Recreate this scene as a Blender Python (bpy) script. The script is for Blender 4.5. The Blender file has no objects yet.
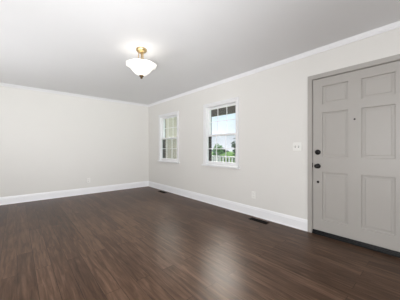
import bpy, bmesh, math, random
from mathutils import Vector, Matrix
random.seed(7)
S = bpy.context.scene
COL = S.collection

# ------------------------------------------------------------------ camera
cam = bpy.data.cameras.new('camera')
cam.lens = 209.0 * 36.0 / 400.0
cam.sensor_width = 36.0
cam.shift_y = -1.3 / 400.0
cam.clip_start = 0.02
cam.clip_end = 500
cam_o = bpy.data.objects.new('camera', cam)
COL.objects.link(cam_o)
cam_o.location = (0, 0, 1.111)
cam_o.rotation_euler = (math.pi / 2, 0, -math.atan2(183, 209))
S.camera = cam_o

# ------------------------------------------------------------------ world
W = bpy.data.worlds.new('sky')
S.world = W
W.use_nodes = True
nt = W.node_tree
nt.nodes.clear()
out = nt.nodes.new('ShaderNodeOutputWorld')
bg = nt.nodes.new('ShaderNodeBackground')
tc = nt.nodes.new('ShaderNodeTexCoord')
sep = nt.nodes.new('ShaderNodeSeparateXYZ')
ramp = nt.nodes.new('ShaderNodeValToRGB')
e = ramp.color_ramp.elements
e[0].position = 0.0
e[0].color = (1.25, 1.27, 1.40, 1)
e[1].position = 0.5
e[1].color = (1.2, 1.4, 1.7, 1)
m = e.new(0.16)
m.color = (0.80, 0.93, 1.08, 1)
m = e.new(0.26)
m.color = (1.25, 1.35, 1.5, 1)
noise = nt.nodes.new('ShaderNodeTexNoise')
noise.inputs['Scale'].default_value = 5.0
noise.inputs['Detail'].default_value = 4.0
cl = nt.nodes.new('ShaderNodeMapRange')
cl.inputs['From Min'].default_value = 0.45
cl.inputs['From Max'].default_value = 0.65
cl.inputs['To Min'].default_value = 1.0
cl.inputs['To Max'].default_value = 1.18
mul = nt.nodes.new('ShaderNodeVectorMath')
mul.operation = 'SCALE'
L = nt.links.new
L(tc.outputs['Generated'], sep.inputs[0])
L(sep.outputs['Z'], ramp.inputs[0])
L(tc.outputs['Generated'], noise.inputs['Vector'])
L(noise.outputs['Fac'], cl.inputs['Value'])
L(ramp.outputs['Color'], mul.inputs[0])
L(cl.outputs[0], mul.inputs['Scale'])
# glow patch added to the sky, out of view, for the floor sheen
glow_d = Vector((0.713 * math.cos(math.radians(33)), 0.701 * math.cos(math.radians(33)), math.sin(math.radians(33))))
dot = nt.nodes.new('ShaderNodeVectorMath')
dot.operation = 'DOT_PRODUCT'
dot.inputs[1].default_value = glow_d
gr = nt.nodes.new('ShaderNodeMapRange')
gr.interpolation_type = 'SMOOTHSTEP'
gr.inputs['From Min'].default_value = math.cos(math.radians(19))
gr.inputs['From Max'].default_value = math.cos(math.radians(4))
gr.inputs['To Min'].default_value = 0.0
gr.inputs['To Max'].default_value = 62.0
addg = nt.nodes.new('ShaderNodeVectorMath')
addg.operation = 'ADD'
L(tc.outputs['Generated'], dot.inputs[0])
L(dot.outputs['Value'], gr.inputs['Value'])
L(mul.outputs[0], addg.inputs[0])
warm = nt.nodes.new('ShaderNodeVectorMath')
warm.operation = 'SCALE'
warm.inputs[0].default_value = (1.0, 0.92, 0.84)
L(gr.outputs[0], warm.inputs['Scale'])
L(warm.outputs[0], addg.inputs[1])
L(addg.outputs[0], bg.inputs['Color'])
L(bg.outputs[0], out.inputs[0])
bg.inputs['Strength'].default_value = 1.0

# ------------------------------------------------------------------ large lights
def area(name, loc, aim, sx, sy, power, spread=180, col=(0.97, 0.985, 1.0)):
    l = bpy.data.lights.new(name, 'AREA')
    l.shape = 'RECTANGLE'
    l.size = sx
    l.size_y = sy
    l.energy = power
    l.color = col
    o = bpy.data.objects.new(name, l)
    COL.objects.link(o)
    o.location = loc
    l.spread = math.radians(spread)
    o.rotation_euler = (Vector(aim) - Vector(loc)).to_track_quat('-Z', 'Y').to_euler()
    return o

# added fill lights inside the closed room, behind and left of the viewpoint
area('rear_fill', (0.3, -1.74, 1.2), (0.3, 5, 1.2), 3.0, 1.8, 25)
area('rear_key', (0.0, -1.7, 1.3), (0.7, 5.68, 1.35), 1.6, 1.4, 22, 70)
area('ceiling_fill', (-0.9, -0.9, 0.5), (0.9, 2.0, 2.42), 1.0, 0.6, 8.5, 50)
area('left_ceiling_fill', (-1.7, 3.6, 0.6), (-0.2, 4.0, 2.42), 2.0, 0.8, 28, 120)
area('left_fill', (-1.74, 1.0, 1.2), (2, 2, 1.2), 3.0, 1.6, 138)

vs = S.view_settings
S.display_settings.display_device = 'sRGB'
vs.view_transform = 'Standard'
vs.look = 'None'
vs.gamma = 1.0
vs.use_curve_mapping = False
vs.exposure = 0.0

# ------------------------------------------------------------------ materials
def srgb(r, g, b):
    def f(c):
        c /= 255.0
        return c / 12.92 if c <= 0.04045 else ((c + 0.055) / 1.055) ** 2.4
    return (f(r), f(g), f(b), 1)

def mat(name, col, rough=0.5, metal=0.0, spec=0.5, var=0.0, scale=6.0, bump=0.0, bscale=200.0):
    M = bpy.data.materials.new(name)
    M.use_nodes = True
    n = M.node_tree
    p = n.nodes['Principled BSDF']
    p.inputs['Base Color'].default_value = col
    p.inputs['Roughness'].default_value = rough
    p.inputs['Metallic'].default_value = metal
    p.inputs['Specular IOR Level'].default_value = spec
    t = n.nodes.new('ShaderNodeTexCoord')
    if var > 0:
        nz = n.nodes.new('ShaderNodeTexNoise')
        nz.inputs['Scale'].default_value = scale
        nz.inputs['Detail'].default_value = 3
        mr = n.nodes.new('ShaderNodeMapRange')
        mr.inputs['To Min'].default_value = 1 - var
        mr.inputs['To Max'].default_value = 1 + var
        sc = n.nodes.new('ShaderNodeVectorMath')
        sc.operation = 'SCALE'
        sc.inputs[0].default_value = col[:3]
        n.links.new(t.outputs['Object'], nz.inputs['Vector'])
        n.links.new(nz.outputs['Fac'], mr.inputs['Value'])
        n.links.new(mr.outputs[0], sc.inputs['Scale'])
        n.links.new(sc.outputs[0], p.inputs['Base Color'])
    if bump > 0:
        nb = n.nodes.new('ShaderNodeTexNoise')
        nb.inputs['Scale'].default_value = bscale
        bp = n.nodes.new('ShaderNodeBump')
        bp.inputs['Strength'].default_value = bump
        bp.inputs['Distance'].default_value = 0.002
        n.links.new(t.outputs['Object'], nb.inputs['Vector'])
        n.links.new(nb.outputs['Fac'], bp.inputs['Height'])
        n.links.new(bp.outputs[0], p.inputs['Normal'])
    return M

M_wall = mat('wall_paint', srgb(228, 226, 222), 0.75, spec=0.3, var=0.01, scale=3, bump=0.05)
M_ceil = mat('ceiling_paint', srgb(232, 232, 233), 0.85, spec=0.2, var=0.01, scale=3, bump=0.08)
M_trim = mat('white_trim_paint', srgb(247, 247, 249), 0.35, spec=0.5, var=0.01)
M_casing = mat('white_casing_paint', srgb(234, 234, 235), 0.4, spec=0.5, var=0.01)
M_door = mat('greige_door_paint', srgb(174, 170, 165), 0.4, spec=0.45, var=0.012, scale=5)
M_black = mat('black_hardware', srgb(18, 16, 15), 0.4, metal=0.3, var=0.05)
M_sill = mat('dark_bronze_metal', srgb(12, 12, 14), 0.4, metal=0.0, spec=0.3, var=0.05)
M_vent = mat('brown_register_metal', srgb(17, 14, 13), 0.7, metal=0.0, spec=0.2, var=0.05)
M_dark = mat('dark_duct', srgb(9, 8, 8), 0.9)
M_brass = mat('brushed_brass', (0.62, 0.47, 0.25, 1), 0.3, metal=1.0, var=0.03)
M_bronze = mat('aged_bronze', (0.16, 0.10, 0.05, 1), 0.35, metal=0.9, var=0.05)
M_plate = mat('white_plate_plastic', srgb(240, 239, 235), 0.35, var=0.01)
M_platep = mat('wall_coloured_plastic', srgb(238, 236, 232), 0.45, var=0.01)
M_slot = mat('slot_dark', srgb(60, 58, 56), 0.6)
M_brick = mat('dark_brick', srgb(52, 48, 47), 0.85, var=0.25, scale=14)
M_beam = mat('dark_stained_beam', srgb(74, 68, 62), 0.8, var=0.15, scale=9)
M_rail = mat('white_railing_paint', srgb(240, 240, 240), 0.5, var=0.01)
M_deck = mat('grey_decking', srgb(150, 145, 138), 0.8, var=0.12, scale=5)
M_lawn = mat('lawn_grass', srgb(96, 130, 66), 0.9, var=0.25, scale=1.5)
M_bark = mat('tree_bark', srgb(70, 58, 48), 0.9, var=0.25, scale=8)
M_roof = mat('grey_shingles', srgb(150, 150, 160), 0.9, var=0.1, scale=6)
M_siding = mat('cream_siding', srgb(206, 198, 182), 0.7, var=0.02)
M_houseW = mat('pale_siding', srgb(220, 220, 222), 0.7, var=0.02)
M_pane = mat('dark_pane', srgb(60, 70, 80), 0.1, var=0.05)
LEAF = [mat('leaf_mid_green', srgb(132, 170, 112), 0.7, var=0.3, scale=3),
        mat('leaf_light_green', srgb(165, 198, 115), 0.7, var=0.3, scale=3),
        mat('leaf_deep_green', srgb(72, 100, 74), 0.7, var=0.3, scale=3)]

def glass_mat():
    M = bpy.data.materials.new('window_glass')
    M.use_nodes = True
    n = M.node_tree
    n.nodes.clear()
    o = n.nodes.new('ShaderNodeOutputMaterial')
    mx = n.nodes.new('ShaderNodeMixShader')
    tr = n.nodes.new('ShaderNodeBsdfTransparent')
    tr.inputs[0].default_value = (0.96, 0.98, 0.97, 1)
    gl = n.nodes.new('ShaderNodeBsdfGlossy')
    gl.inputs['Roughness'].default_value = 0.02
    lw = n.nodes.new('ShaderNodeLayerWeight')
    pw = n.nodes.new('ShaderNodeMath')
    pw.operation = 'POWER'
    pw.inputs[1].default_value = 4.0
    ma = n.nodes.new('ShaderNodeMath')
    ma.operation = 'MULTIPLY_ADD'
    ma.inputs[1].default_value = 0.6
    ma.inputs[2].default_value = 0.025
    n.links.new(lw.outputs['Facing'], pw.inputs[0])
    n.links.new(pw.outputs[0], ma.inputs[0])
    n.links.new(ma.outputs[0], mx.inputs[0])
    n.links.new(tr.outputs[0], mx.inputs[1])
    n.links.new(gl.outputs[0], mx.inputs[2])
    n.links.new(mx.outputs[0], o.inputs[0])
    return M
M_glass = glass_mat()

def screen_mat():
    M = bpy.data.materials.new('insect_screen')
    M.use_nodes = True
    n = M.node_tree
    n.nodes.clear()
    o = n.nodes.new('ShaderNodeOutputMaterial')
    mx = n.nodes.new('ShaderNodeMixShader')
    mx.inputs[0].default_value = 0.17
    tr = n.nodes.new('ShaderNodeBsdfTransparent')
    df = n.nodes.new('ShaderNodeBsdfDiffuse')
    df.inputs[0].default_value = (0.06, 0.07, 0.06, 1)
    n.links.new(tr.outputs[0], mx.inputs[1])
    n.links.new(df.outputs[0], mx.inputs[2])
    n.links.new(mx.outputs[0], o.inputs[0])
    return M
M_screen = screen_mat()

def floor_mat():
    M = bpy.data.materials.new('walnut_plank_floor')
    M.use_nodes = True
    n = M.node_tree
    p = n.nodes['Principled BSDF']
    lk = n.links.new
    N = n.nodes.new
    t = N('ShaderNodeTexCoord')
    mp = N('ShaderNodeMapping')
    mp.inputs['Rotation'].default_value = (0, 0, math.pi / 2)
    lk(t.outputs['Object'], mp.inputs['Vector'])
    br = N('ShaderNodeTexBrick')
    br.offset = 0.37
    br.offset_frequency = 2
    br.inputs['Scale'].default_value = 1.0
    br.inputs['Mortar Size'].default_value = 0.0016
    br.inputs['Mortar Smooth'].default_value = 0.3
    br.inputs['Bias'].default_value = 0.0
    br.inputs['Brick Width'].default_value = 1.22
    br.inputs['Row Height'].default_value = 0.125
    br.inputs['Color1'].default_value = (0, 0, 0, 1)
    br.inputs['Color2'].default_value = (1, 1, 1, 1)
    br.inputs['Mortar'].default_value = (0.5, 0.5, 0.5, 1)
    lk(mp.outputs[0], br.inputs['Vector'])
    # grain: noise stretched along the plank, shifted per plank
    off = N('ShaderNodeVectorMath')
    off.operation = 'SCALE'
    off.inputs['Scale'].default_value = 7.0
    lk(br.outputs['Color'], off.inputs[0])
    add = N('ShaderNodeVectorMath')
    add.operation = 'ADD'
    lk(mp.outputs[0], add.inputs[0])
    lk(off.outputs[0], add.inputs[1])
    m2 = N('ShaderNodeMapping')
    m2.inputs['Scale'].default_value = (3.0, 34, 1)
    lk(add.outputs[0], m2.inputs['Vector'])
    g = N('ShaderNodeTexNoise')
    g.inputs['Scale'].default_value = 1.0
    g.inputs['Detail'].default_value = 5
    g.inputs['Roughness'].default_value = 0.6
    g.inputs['Distortion'].default_value = 0.6
    lk(m2.outputs[0], g.inputs['Vector'])
    mixv = N('ShaderNodeMath')
    mixv.operation = 'MULTIPLY_ADD'
    sepc = N('ShaderNodeSeparateColor')
    lk(br.outputs['Color'], sepc.inputs[0])
    lk(sepc.outputs[0], mixv.inputs[0])
    mixv.inputs[1].default_value = 0.13
    gm = N('ShaderNodeMath')
    gm.operation = 'MULTIPLY'
    gm.inputs[1].default_value = 0.9
    lk(g.outputs['Fac'], gm.inputs[0])
    lk(gm.outputs[0], mixv.inputs[2])
    cr = N('ShaderNodeValToRGB')
    ee = cr.color_ramp.elements
    ee[0].position = 0.30
    ee[0].color = srgb(58, 42, 32)
    ee[1].position = 0.74
    ee[1].color = srgb(112, 88, 72)
    md = ee.new(0.5)
    md.color = srgb(82, 62, 49)
    lk(mixv.outputs[0], cr.inputs[0])
    dk = N('ShaderNodeMix')
    dk.data_type = 'RGBA'
    lk(br.outputs['Fac'], dk.inputs['Factor'])
    lk(cr.outputs[0], dk.inputs['A'])
    dk.inputs['B'].default_value = srgb(34, 25, 21)
    lk(dk.outputs['Result'], p.inputs['Base Color'])
    rr = N('ShaderNodeMapRange')
    rr.inputs['To Min'].default_value = 0.27
    rr.inputs['To Max'].default_value = 0.42
    lk(g.outputs['Fac'], rr.inputs['Value'])
    lk(rr.outputs[0], p.inputs['Roughness'])
    p.inputs['IOR'].default_value = 1.22
    bp = N('ShaderNodeBump')
    bp.inputs['Strength'].default_value = 0.12
    bp.inputs['Distance'].default_value = 0.003
    lk(g.outputs['Fac'], bp.inputs['Height'])
    lk(bp.outputs[0], p.inputs['Normal'])
    return M
M_floor = floor_mat()

def bowl_mat():
    M = bpy.data.materials.new('lit_opal_glass')
    M.use_nodes = True
    n = M.node_tree
    p = n.nodes['Principled BSDF']
    p.inputs['Base Color'].default_value = (0.9, 0.88, 0.84, 1)
    p.inputs['Roughness'].default_value = 0.3
    p.inputs['Emission Color'].default_value = (1.0, 0.95, 0.87, 1)
    p.inputs['Emission Strength'].default_value = 0.6
    return M
M_bowl = bowl_mat()

# ------------------------------------------------------------------ mesh helpers
def box(bm, x0, x1, y0, y1, z0, z1):
    vs_ = [bm.verts.new(c) for c in ((x0, y0, z0), (x1, y0, z0), (x1, y1, z0), (x0, y1, z0),
                                      (x0, y0, z1), (x1, y0, z1), (x1, y1, z1), (x0, y1, z1))]
    for f in ((3, 2, 1, 0), (4, 5, 6, 7), (0, 1, 5, 4), (1, 2, 6, 5), (2, 3, 7, 6), (3, 0, 4, 7)):
        bm.faces.new([vs_[i] for i in f])

def rings(bm, prof, n=32, M=None, close=True):
    """lathe: prof = [(r, z)], about z"""
    rs = []
    for r, z in prof:
        if r < 1e-6:
            v = Vector((0, 0, z))
            rs.append([bm.verts.new(M @ v if M else v)])
        else:
            row = []
            for i in range(n):
                a = 2 * math.pi * i / n
                v = Vector((r * math.cos(a), r * math.sin(a), z))
                row.append(bm.verts.new(M @ v if M else v))
            rs.append(row)
    for a, b in zip(rs, rs[1:]):
        for i in range(n):
            j = (i + 1) % n
            if len(a) == 1 and len(b) == 1:
                continue
            if len(a) == 1:
                bm.faces.new((a[0], b[i], b[j]))
            elif len(b) == 1:
                bm.faces.new((a[i], b[0], a[j]))
            else:
                bm.faces.new((a[i], b[i], b[j], a[j]))

def tube(bm, p0, p1, r, n=10, r1=None):
    p0, p1 = Vector(p0), Vector(p1)
    d = p1 - p0
    M = Matrix.Translation(p0) @ d.to_track_quat('Z', 'Y').to_matrix().to_4x4()
    rings(bm, [(0, 0), (r, 0), (r if r1 is None else r1, d.length), (0, d.length)], n, M)

def obj(name, bm, m, parent=None, smooth=False, bevel=0.0, loc=None):
    bmesh.ops.recalc_face_normals(bm, faces=bm.faces)
    me = bpy.data.meshes.new(name)
    bm.to_mesh(me)
    bm.free()
    if smooth:
        me.polygons.foreach_set('use_smooth', [True] * len(me.polygons))
    me.materials.append(m)
    o = bpy.data.objects.new(name, me)
    COL.objects.link(o)
    if parent is not None:
        o.parent = parent
    if loc is not None:
        o.location = loc
    if bevel > 0:
        b = o.modifiers.new('bevel', 'BEVEL')
        b.width = bevel
        b.segments = 2
        b.limit_method = 'ANGLE'
    return o

def NB():
    return bmesh.new()

def struct(o):
    o['kind'] = 'structure'
    return o

def tag(o, label, cat, group=None):
    o['label'] = label
    o['category'] = cat
    if group:
        o['group'] = group
    return o

def empty(name, loc, rz=0.0):
    o = bpy.data.objects.new(name, None)
    o.empty_display_size = 0.1
    COL.objects.link(o)
    o.location = loc
    o.rotation_euler = (0, 0, rz)
    return o

# ------------------------------------------------------------------ room shell
X, Y, ZC = 2.94, 5.68, 2.402       # right wall plane, back wall plane, ceiling
XL, YR = -1.8, -1.8
T = 0.14
WIN = [2.768, 4.588]
WO = 0.401                        # half width of the window openings
WZ0, WZ1 = 0.772, 1.967
DY0, DY1, DZ = 0.155, 1.12, 2.037  # door opening

bm = NB(); box(bm, XL - .15, X + T, YR - .15, Y + .15, -0.12, 0); struct(obj('floor', bm, M_floor))
bm = NB(); box(bm, XL - .15, X + T, YR - .15, Y + .15, ZC, ZC + .12); struct(obj('ceiling', bm, M_ceil))
bm = NB(); box(bm, XL - .15, X, Y, Y + .15, 0, ZC); struct(obj('wall_back', bm, M_wall))

# right wall with two window openings and the door opening
bm = NB()
cuts = [(YR - .15, DY0, None), (DY0, DY1, 'd'), (DY1, WIN[0] - WO, None), (WIN[0] - WO, WIN[0] + WO, 'w'),
        (WIN[0] + WO, WIN[1] - WO, None), (WIN[1] - WO, WIN[1] + WO, 'w'), (WIN[1] + WO, Y + .15, None)]
for a, b, k in cuts:
    if k is None:
        box(bm, X, X + T, a, b, 0, ZC)
    elif k == 'd':
        box(bm, X, X + T, a, b, DZ, ZC)
    else:
        box(bm, X, X + T, a, b, 0, WZ0)
        box(bm, X, X + T, a, b, WZ1, ZC)
struct(obj('wall_right', bm, M_wall))

# left wall and rear wall
bm = NB(); box(bm, XL - .15, XL, YR - .15, Y, 0, ZC); struct(obj('wall_left', bm, M_wall))
bm = NB(); box(bm, XL, X, YR - .15, YR, 0, ZC); struct(obj('wall_rear', bm, M_wall))

# mouldings: profile = [(distance from wall, z)]
def moulding(name, wall, a, b, prof, m, mit_a=True, mit_b=True):
    bm = NB()
    r0, r1 = [], []
    for d, z in prof:
        s0 = a + (d if mit_a else 0)
        s1 = b - (d if mit_b else 0)
        if wall == 'right':
            r0.append(bm.verts.new((X - d, s0, z))); r1.append(bm.verts.new((X - d, s1, z)))
        elif wall == 'back':
            r0.append(bm.verts.new((s0, Y - d, z))); r1.append(bm.verts.new((s1, Y - d, z)))
        elif wall == 'left':
            r0.append(bm.verts.new((XL + d, s0, z))); r1.append(bm.verts.new((XL + d, s1, z)))
        else:
            r0.append(bm.verts.new((s0, YR + d, z))); r1.append(bm.verts.new((s1, YR + d, z)))
    n = len(prof)
    for i in range(n):
        j = (i + 1) % n
        bm.faces.new((r0[i], r0[j], r1[j], r1[i]))
    bm.faces.new(r0)
    bm.faces.new(list(reversed(r1)))
    return struct(obj(name, bm, m))

crown = [(0, ZC), (0.036, ZC), (0.036, ZC - .009), (0.030, ZC - .011), (0.028, ZC - .016), (0.018, ZC - .030), (0.012, ZC - .036),
         (0.008, ZC - .038), (0.012, ZC - .041), (0.012, ZC - .049), (0.0, ZC - .053)]
base = [(0, 0), (0.016, 0), (0.016, 0.008), (0.014, 0.015), (0.0105, 0.019), (0.010, 0.020), (0.010, 0.118),
        (0.0075, 0.122), (0.0075, 0.132), (0.005, 0.143), (0.003, 0.152), (0.0, 0.155)]
moulding('trim_1', 'right', YR, Y, crown, M_trim)
moulding('trim_2', 'back', XL, X, crown, M_casing)
moulding('trim_3', 'left', YR, Y, crown, M_trim)
moulding('trim_4', 'rear', XL, X, crown, M_trim)
moulding('baseboard_right', 'right', 1.157, Y, base, M_trim, mit_a=False)
moulding('baseboard_front', 'right', YR, 0.115, base, M_trim, mit_b=False)
moulding('baseboard_back', 'back', XL, X, base, M_trim)
moulding('baseboard_left', 'left', YR, Y, base, M_trim)

# ------------------------------------------------------------------ door
# frame: jambs, stop and casing painted like the door
bm = NB()
cw = 0.055
for a, b in ((DY1 - 0.018, DY1 + 0.036), (DY0 - 0.036, DY0 + 0.018)):
    box(bm, X - 0.0165, X, a, b, 0, DZ - 0.018 + cw)
box(bm, X - 0.017, X, DY0 + 0.018, DY1 - 0.018, DZ - 0.018, DZ - 0.018 + cw)
box(bm, X, X + T, DY1 - 0.020, DY1, 0, DZ)
box(bm, X, X + T, DY0, DY0 + 0.020, 0, DZ)
box(bm, X, X + T, DY0 + 0.020, DY1 - 0.020, DZ - 0.020, DZ)
# stop the leaf closes against
box(bm, X + 0.05, X + 0.07, DY1 - 0.034, DY1 - 0.020, 0.045, DZ - 0.020)
box(bm, X + 0.05, X + 0.07, DY0 + 0.020, DY0 + 0.034, 0.045, DZ - 0.020)
box(bm, X + 0.05, X + 0.07, DY0 + 0.034, DY1 - 0.034, DZ - 0.034, DZ - 0.020)
o = struct(obj('trim_5', bm, M_door, bevel=0.003))
bm = NB(); box(bm, X - 0.0015, X + 0.02, DY1 - 0.0215, DY1 - 0.0155, 0.865, 0.925)
obj('strike_plate', bm, M_black, o)

# leaf: grid of stiles and rails with six raised panels
ly1, ly0 = DY1 - 0.025, DY0 + 0.025          # hinge side is the small y
lz0, lz1 = 0.054, DZ - 0.025
fx = X + 0.004                                # face of the leaf
bk = X + 0.048
door = struct(empty('door_1', (X, (ly0 + ly1) / 2, lz0)))
dl = Vector((X, (ly0 + ly1) / 2, lz0))
pys = [(0.705, 0.982), (0.293, 0.578)]
pzs = [(0.207, 0.812), (1.004, 1.575), (1.678, 1.910)]
bm = NB()
ys = sorted([ly0, ly1] + [v for p in pys for v in p])
zs = sorted([lz0, lz1] + [v for p in pzs for v in p])
def is_panel(ya, yb, za, zb):
    return any(abs(ya - p[0]) < 1e-6 for p in pys) and any(abs(za - q[0]) < 1e-6 for q in pzs)
def quad(bm, *c):
    bm.faces.new([bm.verts.new(Vector(v) - dl) for v in c])
for ya, yb in zip(ys, ys[1:]):
    for za, zb in zip(zs, zs[1:]):
        if is_panel(ya, yb, za, zb):
            # moulded recess, then a raised field
            steps = [(0.0, 0.0), (0.002, 0.017), (0.008, 0.019), (0.028, 0.019), (0.034, 0.015), (0.034, 0.015)]
            prev = None
            for ins, dep in steps[:-1]:
                rg = [(fx + dep, ya + ins, za + ins), (fx + dep, yb - ins, za + ins), (fx + dep, yb - ins, zb - ins), (fx + dep, ya + ins, zb - ins)]
                if prev:
                    for i in range(4):
                        j = (i + 1) % 4
                        quad(bm, prev[i], prev[j], rg[j], rg[i])
                prev = rg
            quad(bm, *prev)
        else:
            quad(bm, (fx, ya, za), (fx, yb, za), (fx, yb, zb), (fx, ya, zb))
quad(bm, (bk, ly0, lz0), (bk, ly0, lz1), (bk, ly1, lz1), (bk, ly1, lz0))
quad(bm, (fx, ly0, lz0), (fx, ly0, lz1), (bk, ly0, lz1), (bk, ly0, lz0))
quad(bm, (fx, ly1, lz0), (bk, ly1, lz0), (bk, ly1, lz1), (fx, ly1, lz1))
quad(bm, (fx, ly0, lz0), (bk, ly0, lz0), (bk, ly1, lz0), (fx, ly1, lz0))
quad(bm, (fx, ly0, lz1), (fx, ly1, lz1), (bk, ly1, lz1), (bk, ly0, lz1))
bmesh.ops.remove_doubles(bm, verts=bm.verts, dist=1e-5)
obj('door_leaf', bm, M_door, door)

RX = Matrix.Rotation(-math.pi / 2, 4, 'Y')    # local +z -> -x (into the room)
def at(y, z):
    return Matrix.Translation(Vector((fx, y, z)) - dl) @ RX
bm = NB()
rings(bm, [(0, 0), (0.032, 0), (0.032, 0.006), (0.027, 0.011), (0.017, 0.013), (0.013, 0.018), (0.012, 0.032), (0.018, 0.038),
           (0.026, 0.045), (0.0285, 0.054), (0.026, 0.062), (0.017, 0.068), (0, 0.070)], 28, at(1.033, 0.886))
kn = obj('door_knob', bm, M_black, door, smooth=True); kn['label'] = 'round black door knob'
bm = NB()
rings(bm, [(0, 0), (0.034, 0), (0.034, 0.008), (0.027, 0.016), (0.010, 0.018), (0, 0.018)], 28, at(1.035, 1.066))
db = obj('deadbolt', bm, M_black, door, smooth=True); db['label'] = 'round black deadbolt'
bm = NB()
p = Vector((fx - 0.022, 1.035, 1.066)) - dl
box(bm, p.x - 0.012, p.x + 0.006, p.y - 0.018, p.y + 0.018, p.z - 0.005, p.z + 0.005)
obj('thumb_turn', bm, M_black, db, bevel=0.003)
bm = NB()
rings(bm, [(0, 0), (0.016, 0), (0.015, 0.008), (0.008, 0.013), (0, 0.014)], 18, at(1.033, 0.680))
q = obj('bumper_button', bm, M_black, door, smooth=True); q['label'] = 'small black button low on the lock stile'
bm = NB()
rings(bm, [(0, 0), (0.010, 0), (0.010, 0.003), (0.0075, 0.004), (0.006, 0.002), (0, 0.002)], 18, at(0.642, 1.454))
q = obj('peephole', bm, M_sill, door, smooth=True)

# threshold: ribbed dark metal sill
bm = NB()
a, b = DY0 + 0.02, DY1 - 0.02
pr = [(X - 0.016, 0.0), (X - 0.016, 0.008), (X - 0.012, 0.013), (X - 0.009, 0.013), (X - 0.008, 0.022), (X - 0.004, 0.022), (X - 0.003, 0.033),
      (X - 0.001, 0.033), (X + 0.001, 0.038), (X + 0.003, 0.038), (X + 0.004, 0.050), (X + T, 0.050), (X + T, 0.0)]
r0 = [bm.verts.new((x, a, z)) for x, z in pr]
r1 = [bm.verts.new((x, b, z)) for x, z in pr]
for i in range(len(pr)):
    j = (i + 1) % len(pr)
    bm.faces.new((r0[i], r0[j], r1[j], r1[i]))
bm.faces.new(r0); bm.faces.new(list(reversed(r1)))
struct(obj('trim_6', bm, M_sill))

# ------------------------------------------------------------------ windows
def window(idx, cy):
    w = struct(empty('window_%d' % idx, (X, cy, WZ0)))
    h = WZ1 - WZ0
    # all coordinates below are local: x = depth into the wall, y = along the wall, z from the sill
    oc = 0.068
    yo = WO - 0.012
    bm = NB()
    for s in (-1, 1):
        a, b = sorted((s * yo, s * (yo + oc)))
        box(bm, -0.018, 0, a, b, 0.02, h - 0.012 + oc)
        a, b = sorted((s * (yo + oc - 0.014), s * (yo + oc)))
        box(bm, -0.026, -0.018, a, b, 0.02, h - 0.012 + oc)
    box(bm, -0.018, 0, -yo, yo, h - 0.012, h - 0.012 + oc)
    box(bm, -0.026, -0.018, -yo - oc + 0.014, yo + oc - 0.014, h - 0.026 + oc, h - 0.012 + oc)
    obj('window_casing', bm, M_casing, w, bevel=0.002)
    bm = NB()
    box(bm, -0.055, 0, -yo - oc - 0.026, yo + oc + 0.026, -0.012, 0.02)
    box(bm, 0, 0.10, -WO, WO, -0.0, 0.02)
    obj('window_stool', bm, M_casing, w, bevel=0.003)
    # jamb liner
    bm = NB()
    for s in (-1, 1):
        a, b = sorted((s * (WO - 0.014), s * WO))
        box(bm, 0, 0.050, a, b, 0.02, h)
        box(bm, 0.050, 0.134, a, b, h / 2, h)
    box(bm, 0, 0.134, -WO + 0.014, WO - 0.014, h - 0.018, h)
    obj('window_frame', bm, M_casing, w)
    # exterior brick return and sill
    bm = NB()
    for s in (-1, 1):
        a, b = sorted((s * (WO - 0.014), s * WO))
        box(bm, 0.134, T + 0.01, a, b, 0.0, h)
        box(bm, 0.050, 0.134, a, b, 0.0, h / 2)
    box(bm, 0.134, T + 0.01, -WO + 0.014, WO - 0.014, h - 0.02, h)
    q = obj('outer_return', bm, M_brick, w); q['label'] = 'dark outer return of the window'
    bm = NB(); box(bm, 0.10, T + 0.05, -WO + 0.014, WO - 0.014, -0.02, 0.016)
    obj('outer_sill', bm, M_trim, w)
    yi = WO - 0.014
    zm = h / 2 + 0.008
    def sash(name, x0, x1, z0, z1, rb, rt_, st):
        bm = NB()
        for s in (-1, 1):
            a, b = sorted((s * (yi - st), s * yi))
            box(bm, x0, x1, a, b, z0, z1)
        box(bm, x0, x1, -yi + st, yi - st, z0, z0 + rb)
        box(bm, x0, x1, -yi + st, yi - st, z1 - rt_, z1)
        sa = obj(name, bm, M_casing, w, bevel=0.002)
        xm = (x0 + x1) / 2
        gy = yi - st
        g0, g1 = z0 + rb, z1 - rt_
        bm = NB()
        for k in (-1, 1):
            y = k * gy / 3
            box(bm, xm - 0.009, xm - 0.003, y - 0.0055, y + 0.0055, g0, g1)
        box(bm, xm - 0.0092, xm - 0.0028, -gy, gy, (g0 + g1) / 2 - 0.0055, (g0 + g1) / 2 + 0.0055)
        obj('muntin_grid', bm, M_trim, sa)
        bm = NB()
        box(bm, xm - 0.002, xm + 0.002, -gy, gy, g0, g1)
        q = obj('pane', bm, M_glass, sa)
        return sa
    lower = sash('lower_sash', 0.016, 0.046, 0.02, zm + 0.02, 0.065, 0.034, 0.018)
    sash('upper_sash', 0.050, 0.080, zm - 0.018, h - 0.018, 0.034, 0.040, 0.034)
    bm = NB()
    tubez = zm + 0.02
    box(bm, 0.018, 0.044, -0.025, 0.025, tubez, tubez + 0.008)
    rings(bm, [(0, 0.008), (0.012, 0.008), (0.012, 0.018), (0, 0.018)], 14, Matrix.Translation((0.031, 0, tubez)))
    obj('sash_lock', bm, M_trim, lower)
    bm = NB()
    box(bm, 0.102, 0.104, -WO + 0.03, WO - 0.03, 0.02, zm)
    q = obj('insect_screen', bm, M_screen, w); q['label'] = 'dark mesh insect screen over the lower sash'
    return w
window(1, WIN[1])
window(2, WIN[0])

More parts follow.
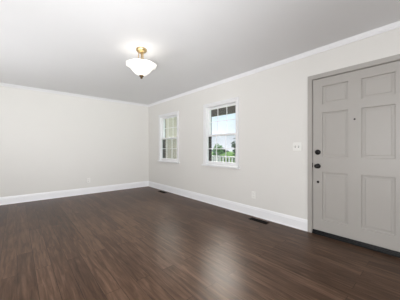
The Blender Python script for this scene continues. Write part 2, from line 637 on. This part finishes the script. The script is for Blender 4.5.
# ------------------------------------------------------------------ ceiling light
lx, lyy = 1.217, 2.545
lamp = tag(empty('ceiling_light', (lx, lyy, ZC)), 'lit ceiling light with white bell shaped glass bowl hanging from brass canopy', 'ceiling light')
bm = NB()
rings(bm, [(0, 0), (0.068, 0), (0.070, -0.008), (0.067, -0.020), (0.056, -0.034), (0.040, -0.042), (0.024, -0.047), (0, -0.048)], 40)
obj('canopy', bm, M_brass, lamp, smooth=True)
for k in range(3):
    a = math.radians(25 + 120 * k)
    bm = NB()
    tube(bm, (0.028 * math.cos(a), 0.028 * math.sin(a), -0.028), (0.055 * math.cos(a), 0.055 * math.sin(a), -0.20), 0.0045, 10)
    for z in (-0.05, -0.075, -0.10):
        r = 0.028 + (z + 0.028) / (-0.172) * 0.027
        rings(bm, [(0, -0.006), (0.008, 0), (0, 0.006)], 10, Matrix.Translation((r * math.cos(a), r * math.sin(a), z)))
    obj('hanger_rod', bm, M_brass, lamp, smooth=True)
bm = NB()
tube(bm, (0, 0, -0.03), (0, 0, -0.345), 0.006, 10)
obj('centre_stem', bm, M_brass, lamp, smooth=True)
# bell bowl with a flared, gently scalloped rim (outer and inner skin)
bm = NB()
prof = [(0.012, -0.345), (0.040, -0.338), (0.075, -0.318), (0.105, -0.290), (0.128, -0.262), (0.142, -0.242), (0.154, -0.228),
        (0.172, -0.218), (0.187, -0.212), (0.192, -0.205)]
inner = [(r - 0.004, z + 0.004) for r, z in reversed(prof)]
inner[-1] = (0.012, -0.340)
nseg = 72
rows = []
for r, z in prof + inner:
    row = []
    for i in range(nseg):
        a = 2 * math.pi * i / nseg
        w_ = 1 + 0.03 * max(0, (r - 0.11) / 0.09) * math.cos(8 * a)
        row.append(bm.verts.new((r * w_ * math.cos(a), r * w_ * math.sin(a), z)))
    rows.append(row)
for a_, b_ in zip(rows, rows[1:] + rows[:1]):
    for i in range(nseg):
        j = (i + 1) % nseg
        bm.faces.new((a_[i], a_[j], b_[j], b_[i]))
q = obj('glass_bowl', bm, M_bowl, lamp, smooth=True); q['label'] = 'glowing white glass bowl'
bm = NB()
rings(bm, [(0, -0.338), (0.027, -0.340), (0.031, -0.347), (0.024, -0.354), (0.013, -0.358), (0.011, -0.362), (0.017, -0.368),
           (0.014, -0.377), (0.006, -0.383), (0, -0.384)], 20)
obj('finial', bm, M_bronze, lamp, smooth=True)
for k in range(3):
    a = math.radians(85 + 120 * k)
    bm = NB()
    c = Matrix.Translation((0.06 * math.cos(a), 0.06 * math.sin(a), -0.262))
    rings(bm, [(0, -0.045), (0.012, -0.044), (0.013, -0.02), (0.026, 0.0), (0.030, 0.02), (0.022, 0.04), (0, 0.048)], 16, c)
    obj('bulb', bm, M_bowl, lamp, smooth=True)
pl = bpy.data.lights.new('bulb_light', 'POINT')
pl.energy = 0.25
pl.color = (1.0, 0.96, 0.90)
pl.shadow_soft_size = 0.08
po = bpy.data.objects.new('bulb_light', pl)
COL.objects.link(po)
po.parent = lamp
po.location = (0, 0, -0.20)

# ------------------------------------------------------------------ floor registers
def register(y, label):
    v = tag(empty('floor_vent', (2.800, y, 0)), label, 'floor vent', 'brown floor vents')
    bm = NB()
    hl, hw = 0.155, 0.050
    il, iw = 0.138, 0.038
    box(bm, -hw, -iw, -hl, hl, 0, 0.005); box(bm, iw, hw, -hl, hl, 0, 0.005)
    box(bm, -iw, iw, -hl, -il, 0, 0.005); box(bm, -iw, iw, il, hl, 0, 0.005)
    box(bm, -0.003, 0.003, -il, il, 0.0006, 0.004)
    for i in range(15):
        yy = -il + (i + 0.5) * 2 * il / 15
        box(bm, -iw, iw, yy - 0.0022, yy + 0.0022, 0.0006, 0.004)
    obj('grille', bm, M_vent, v)
    bm = NB(); box(bm, -iw, iw, -il, il, 0, 0.0005)
    obj('duct_opening', bm, M_dark, v)
    return v
register(1.825, 'dark brown floor vent below the wall outlet nearer the door')
register(4.66, 'dark brown floor vent near the far room corner')

# ------------------------------------------------------------------ switch and outlets
RW = Matrix.Rotation(-math.pi / 2, 4, 'Z')    # local -y (front) -> -x
def outlet(name, loc, rz, label, mp):
    o = tag(empty(name, loc, rz), label, 'outlet', 'wall outlets')
    bm = NB(); box(bm, -0.037, 0.037, -0.006, 0, -0.0585, 0.0585)
    obj('plate', bm, mp, o, bevel=0.003)
    for s in (-1, 1):
        bm = NB()
        rings(bm, [(0, 0.0), (0.017, 0.0), (0.0165, 0.003), (0, 0.003)], 20, Matrix.Translation((0, -0.006, s * 0.0195)) @ Matrix.Rotation(math.pi / 2, 4, 'X'))
        r = obj('receptacle', bm, mp, o)
        bm = NB()
        for d in (-0.006, 0.006):
            box(bm, d - 0.001, d + 0.001, -0.0097, -0.009, s * 0.0195 - 0.001, s * 0.0195 + 0.007)
        rings(bm, [(0, 0), (0.0025, 0), (0.0025, 0.0007), (0, 0.0007)], 10, Matrix.Translation((0, -0.009, s * 0.0195 - 0.008)) @ Matrix.Rotation(math.pi / 2, 4, 'X'))
        obj('slots', bm, M_slot, r)
    bm = NB()
    rings(bm, [(0, 0), (0.003, 0), (0.003, 0.0012), (0, 0.0014)], 10, Matrix.Translation((0, -0.006, 0)) @ Matrix.Rotation(math.pi / 2, 4, 'X'))
    obj('screw', bm, mp, o)
    return o
# local front is -y; on the right wall the front must face -x: rotate -90 about z
outlet('wall_outlet', (X, 2.012, 0.348), -math.pi / 2, 'white wall outlet low on the window wall above the floor vent', M_plate)
outlet('wall_outlet', (1.325, Y, 0.330), 0, 'wall outlet painted like the plain windowless wall, low down', M_platep)
sw = tag(empty('light_switch', (X, 1.302, 1.140), -math.pi / 2), 'white double toggle light switch plate beside the front door', 'light switch')
bm = NB(); box(bm, -0.058, 0.058, -0.006, 0, -0.0585, 0.0585)
obj('plate', bm, M_plate, sw, bevel=0.003)
for s in (-1, 1):
    bm = NB()
    box(bm, s * 0.023 - 0.006, s * 0.023 + 0.006, -0.0075, -0.006, -0.0125, 0.0125)
    r = obj('toggle_slot', bm, M_slot, sw)
    bm = NB()
    vs8 = [(s * 0.023 + dx, y, z) for (y, z) in ((-0.0075, -0.004), (-0.0075, 0.006), (-0.019, 0.013), (-0.021, 0.007)) for dx in (-0.0045, 0.0045)]
    v = [bm.verts.new(c) for c in vs8]
    for f in ((0, 2, 3, 1), (2, 4, 5, 3), (4, 6, 7, 5), (6, 0, 1, 7), (0, 6, 4, 2), (1, 3, 5, 7)):
        bm.faces.new([v[i] for i in f])
    obj('toggle', bm, M_plate, r)
    for z in (-0.03, 0.03):
        bm = NB()
        rings(bm, [(0, 0), (0.003, 0), (0.003, 0.0012), (0, 0.0014)], 10, Matrix.Translation((s * 0.023, -0.006, z)) @ Matrix.Rotation(math.pi / 2, 4, 'X'))
        obj('screw', bm, M_plate, sw)

# ------------------------------------------------------------------ outdoors
GZ = -1.2
bm = NB(); box(bm, X + T + 0.01, 140, -60, 140, GZ - 0.3, GZ); struct(obj('lawn', bm, M_lawn))
PX1 = 4.95
bm = NB()
box(bm, X + T + 0.01, PX1 + 0.12, -1.0, 6.8, -0.2, -0.06)
box(bm, X + T + 0.01, PX1, -0.9, 6.7, GZ, -0.2)
struct(obj('porch_deck', bm, M_deck))

# porch end wall (cream siding) seen along the porch through the far window
bm = NB()
x0, x1 = X + T + 0.02, 5.25
y0 = 6.85
z = GZ
while z < 2.9:
    q_ = [(x0, y0, z), (x1, y0, z), (x1, y0 + 0.018, z + 0.115), (x0, y0 + 0.018, z + 0.115)]
    v = [bm.verts.new(c) for c in q_]
    bm.faces.new(v)
    v2 = [bm.verts.new(c) for c in ((x0, y0 + .018, z + .115), (x1, y0 + .018, z + .115), (x1, y0, z + .115), (x0, y0, z + .115))]
    bm.faces.new(v2)
    z += 0.115
box(bm, x0, x1, y0 + 0.02, y0 + 3.0, GZ, 2.9)
wg = tag(obj('house_wing', bm, M_siding), 'cream lap sided wing of the house outside the far window', 'building')

# porch frame: posts, front beam; rafters unseen, left open to let sky light through
pf = tag(empty('porch_open_frame', (PX1, 3.0, -0.06)), 'dark porch beam with added open rafters outside above the nearer window', 'porch')
def pbox(name, m, *c):
    bm = NB(); box(bm, *c); return obj(name, bm, m, pf)
pbox('beam', M_beam, -0.06, 0.08, -3.6, 3.7, 2.26, 2.60)
for y in (-3.5, -0.35, 3.55):
    pbox('post', M_rail, -0.045, 0.045, y - 0.045, y + 0.045, 0.0, 2.26)
for i in range(7):
    y = -3.4 + i * 1.16
    pbox('rafter', M_beam, -1.78, 0.35, y - 0.025, y + 0.025, 2.60, 2.74)

# white railing
rl = tag(empty('porch_railing', (PX1, 3.0, -0.06)), 'white picket porch railing seen through the nearer window', 'railing')
def rbox(name, *c):
    bm = NB(); box(bm, *c); return obj(name, bm, M_rail, rl)
for a, b in ((-0.30, 3.50),):
    rbox('top_rail', -0.035, 0.035, a, b, 0.90, 0.94)
    rbox('bottom_rail', -0.025, 0.025, a, b, 0.08, 0.12)
    k = int((b - a) / 0.125)
    for i in range(k):
        y = a + (i + 0.5) * (b - a) / k
        rbox('baluster', -0.018, 0.018, y - 0.018, y + 0.018, 0.12, 0.90)

# trees and bushes: trunk, branches and leaf clumps made of real small leaves
def foliage(bm, blobs, n, size, rnd):
    tot = sum(b[3] * b[4] for b in blobs)
    for cx_, cy_, cz_, rx, rz in blobs:
        for i in range(int(n * rx * rz / tot)):
            while True:
                d = Vector((rnd.uniform(-1, 1), rnd.uniform(-1, 1), rnd.uniform(-1, 1)))
                if 0.25 < d.length < 1:
                    break
            c = Vector((cx_ + d.x * rx, cy_ + d.y * rx, cz_ + d.z * rz))
            u = Vector((rnd.gauss(0, 1), rnd.gauss(0, 1), rnd.gauss(0, 1))).normalized()
            w_ = u.orthogonal().normalized()
            s = size * rnd.uniform(0.6, 1.3)
            bm.faces.new([bm.verts.new(c + q_) for q_ in (u * s, w_ * s * 0.55, -u * s, -w_ * s * 0.55)])

def tree(name, x, y, h, rx, m, label, cat, seed, n=1500, size=0.16, trunk=True, group=None, lean=0.25):
    rnd = random.Random(seed)
    t = tag(empty(name, (x, y, GZ)), label, cat, group)
    bm = NB()
    th = h * (0.45 if trunk else 0.25)
    tube(bm, (0, 0, 0), (0, 0, th), 0.05 * h / 2.0, 10, 0.03 * h / 2.0)
    for k in range(6):
        a = k * 1.05 + rnd.uniform(-.3, .3)
        tube(bm, (0, 0, th * rnd.uniform(.7, 1)), (rx * .6 * math.cos(a), rx * .6 * math.sin(a), h * rnd.uniform(.6, .85)), 0.02 * h / 2, 7, 0.006 * h / 2)
    obj('trunk', bm, M_bark, t)
    bm = NB()
    zc = h * (0.66 if trunk else 0.5)
    blobs = [(0, 0, zc, rx * .75, h - zc)]
    for k in range(7):
        a = k * 0.9 + rnd.uniform(-.3, .3)
        r = rx * rnd.uniform(.45, .7)
        rr = rx * rnd.uniform(.3, .45)
        blobs.append((r * math.cos(a), r * math.sin(a), zc + rnd.uniform(-.25, .25) * h * (0.6 if trunk else .8), rr, rr * .9))
    foliage(bm, blobs, n, size, rnd)
    obj('foliage', bm, m, t)
    return t

def spot(px, fwd):
    r = (px - 200) / 209.0
    yaw = math.atan2(183, 209)
    return (fwd * (math.sin(yaw) + r * math.cos(yaw)), fwd * (math.cos(yaw) - r * math.sin(yaw)))

trees = [
    ('bushy_tree', 218, 34, 3.15, 1.15, LEAF[0], 'mid green bushy tree left of centre in the nearer window view', 'tree'),
    ('bushy_tree', 222.5, 40, 2.5, 1.3, LEAF[2], 'deep green low tree right behind the bushy tree', 'tree'),
    ('round_shrub', 229, 30, 1.9, 1.3, LEAF[1], 'light green shrub behind the pickets in the nearer window view', 'shrub'),
    ('round_shrub', 234, 26, 1.9, 1.2, LEAF[1], 'light green shrub at the right end of the nearer window view', 'shrub'),
]
for i, (nm, px, fw_, h, rx, m_, lab, cat) in enumerate(trees):
    x, y = spot(px, fw_)
    tree(nm, x, y, h, rx, m_, lab, cat, 20 + i, n=1600, size=0.17, trunk=False)
x, y = spot(237, 15)
tree('shade_tree', x, y, 3.4, 0.42, LEAF[2], 'slim dark leafy tree at the right edge of the nearer window view', 'tree', 51, n=420, size=0.10)

# neighbouring house with a grey gable roof, mostly hidden by the pickets
x, y = spot(213, 27)
nh = tag(empty('neighbouring_house', (x, y, GZ), math.radians(46)), 'small house with grey roof across the lawn, behind the pickets', 'house')
bm = NB(); box(bm, -2.2, 2.2, -0.9, 1.1, 0, 1.25); obj('wall', bm, M_houseW, nh)
bm = NB()
pr = [(-1.15, 1.2), (0.1, 2.15), (1.35, 1.2), (1.35, 1.1), (0.1, 2.03), (-1.15, 1.1)]
r0 = [bm.verts.new((-2.4, yy, zz)) for yy, zz in pr]
r1 = [bm.verts.new((2.4, yy, zz)) for yy, zz in pr]
for i in range(6):
    k = (i + 1) % 6
    bm.faces.new((r0[i], r0[k], r1[k], r1[i]))
bm.faces.new((r0[0], r0[1], r0[4], r0[5])); bm.faces.new((r0[1], r0[2], r0[3], r0[4]))
bm.faces.new((r1[5], r1[4], r1[1], r1[0])); bm.faces.new((r1[4], r1[3], r1[2], r1[1]))
obj('roof', bm, M_roof, nh)
for xx in (-1.2, 1.2):
    bm = NB(); box(bm, xx - 0.35, xx + 0.35, -0.93, -0.9, 0.45, 1.0); obj('window', bm, M_pane, nh)
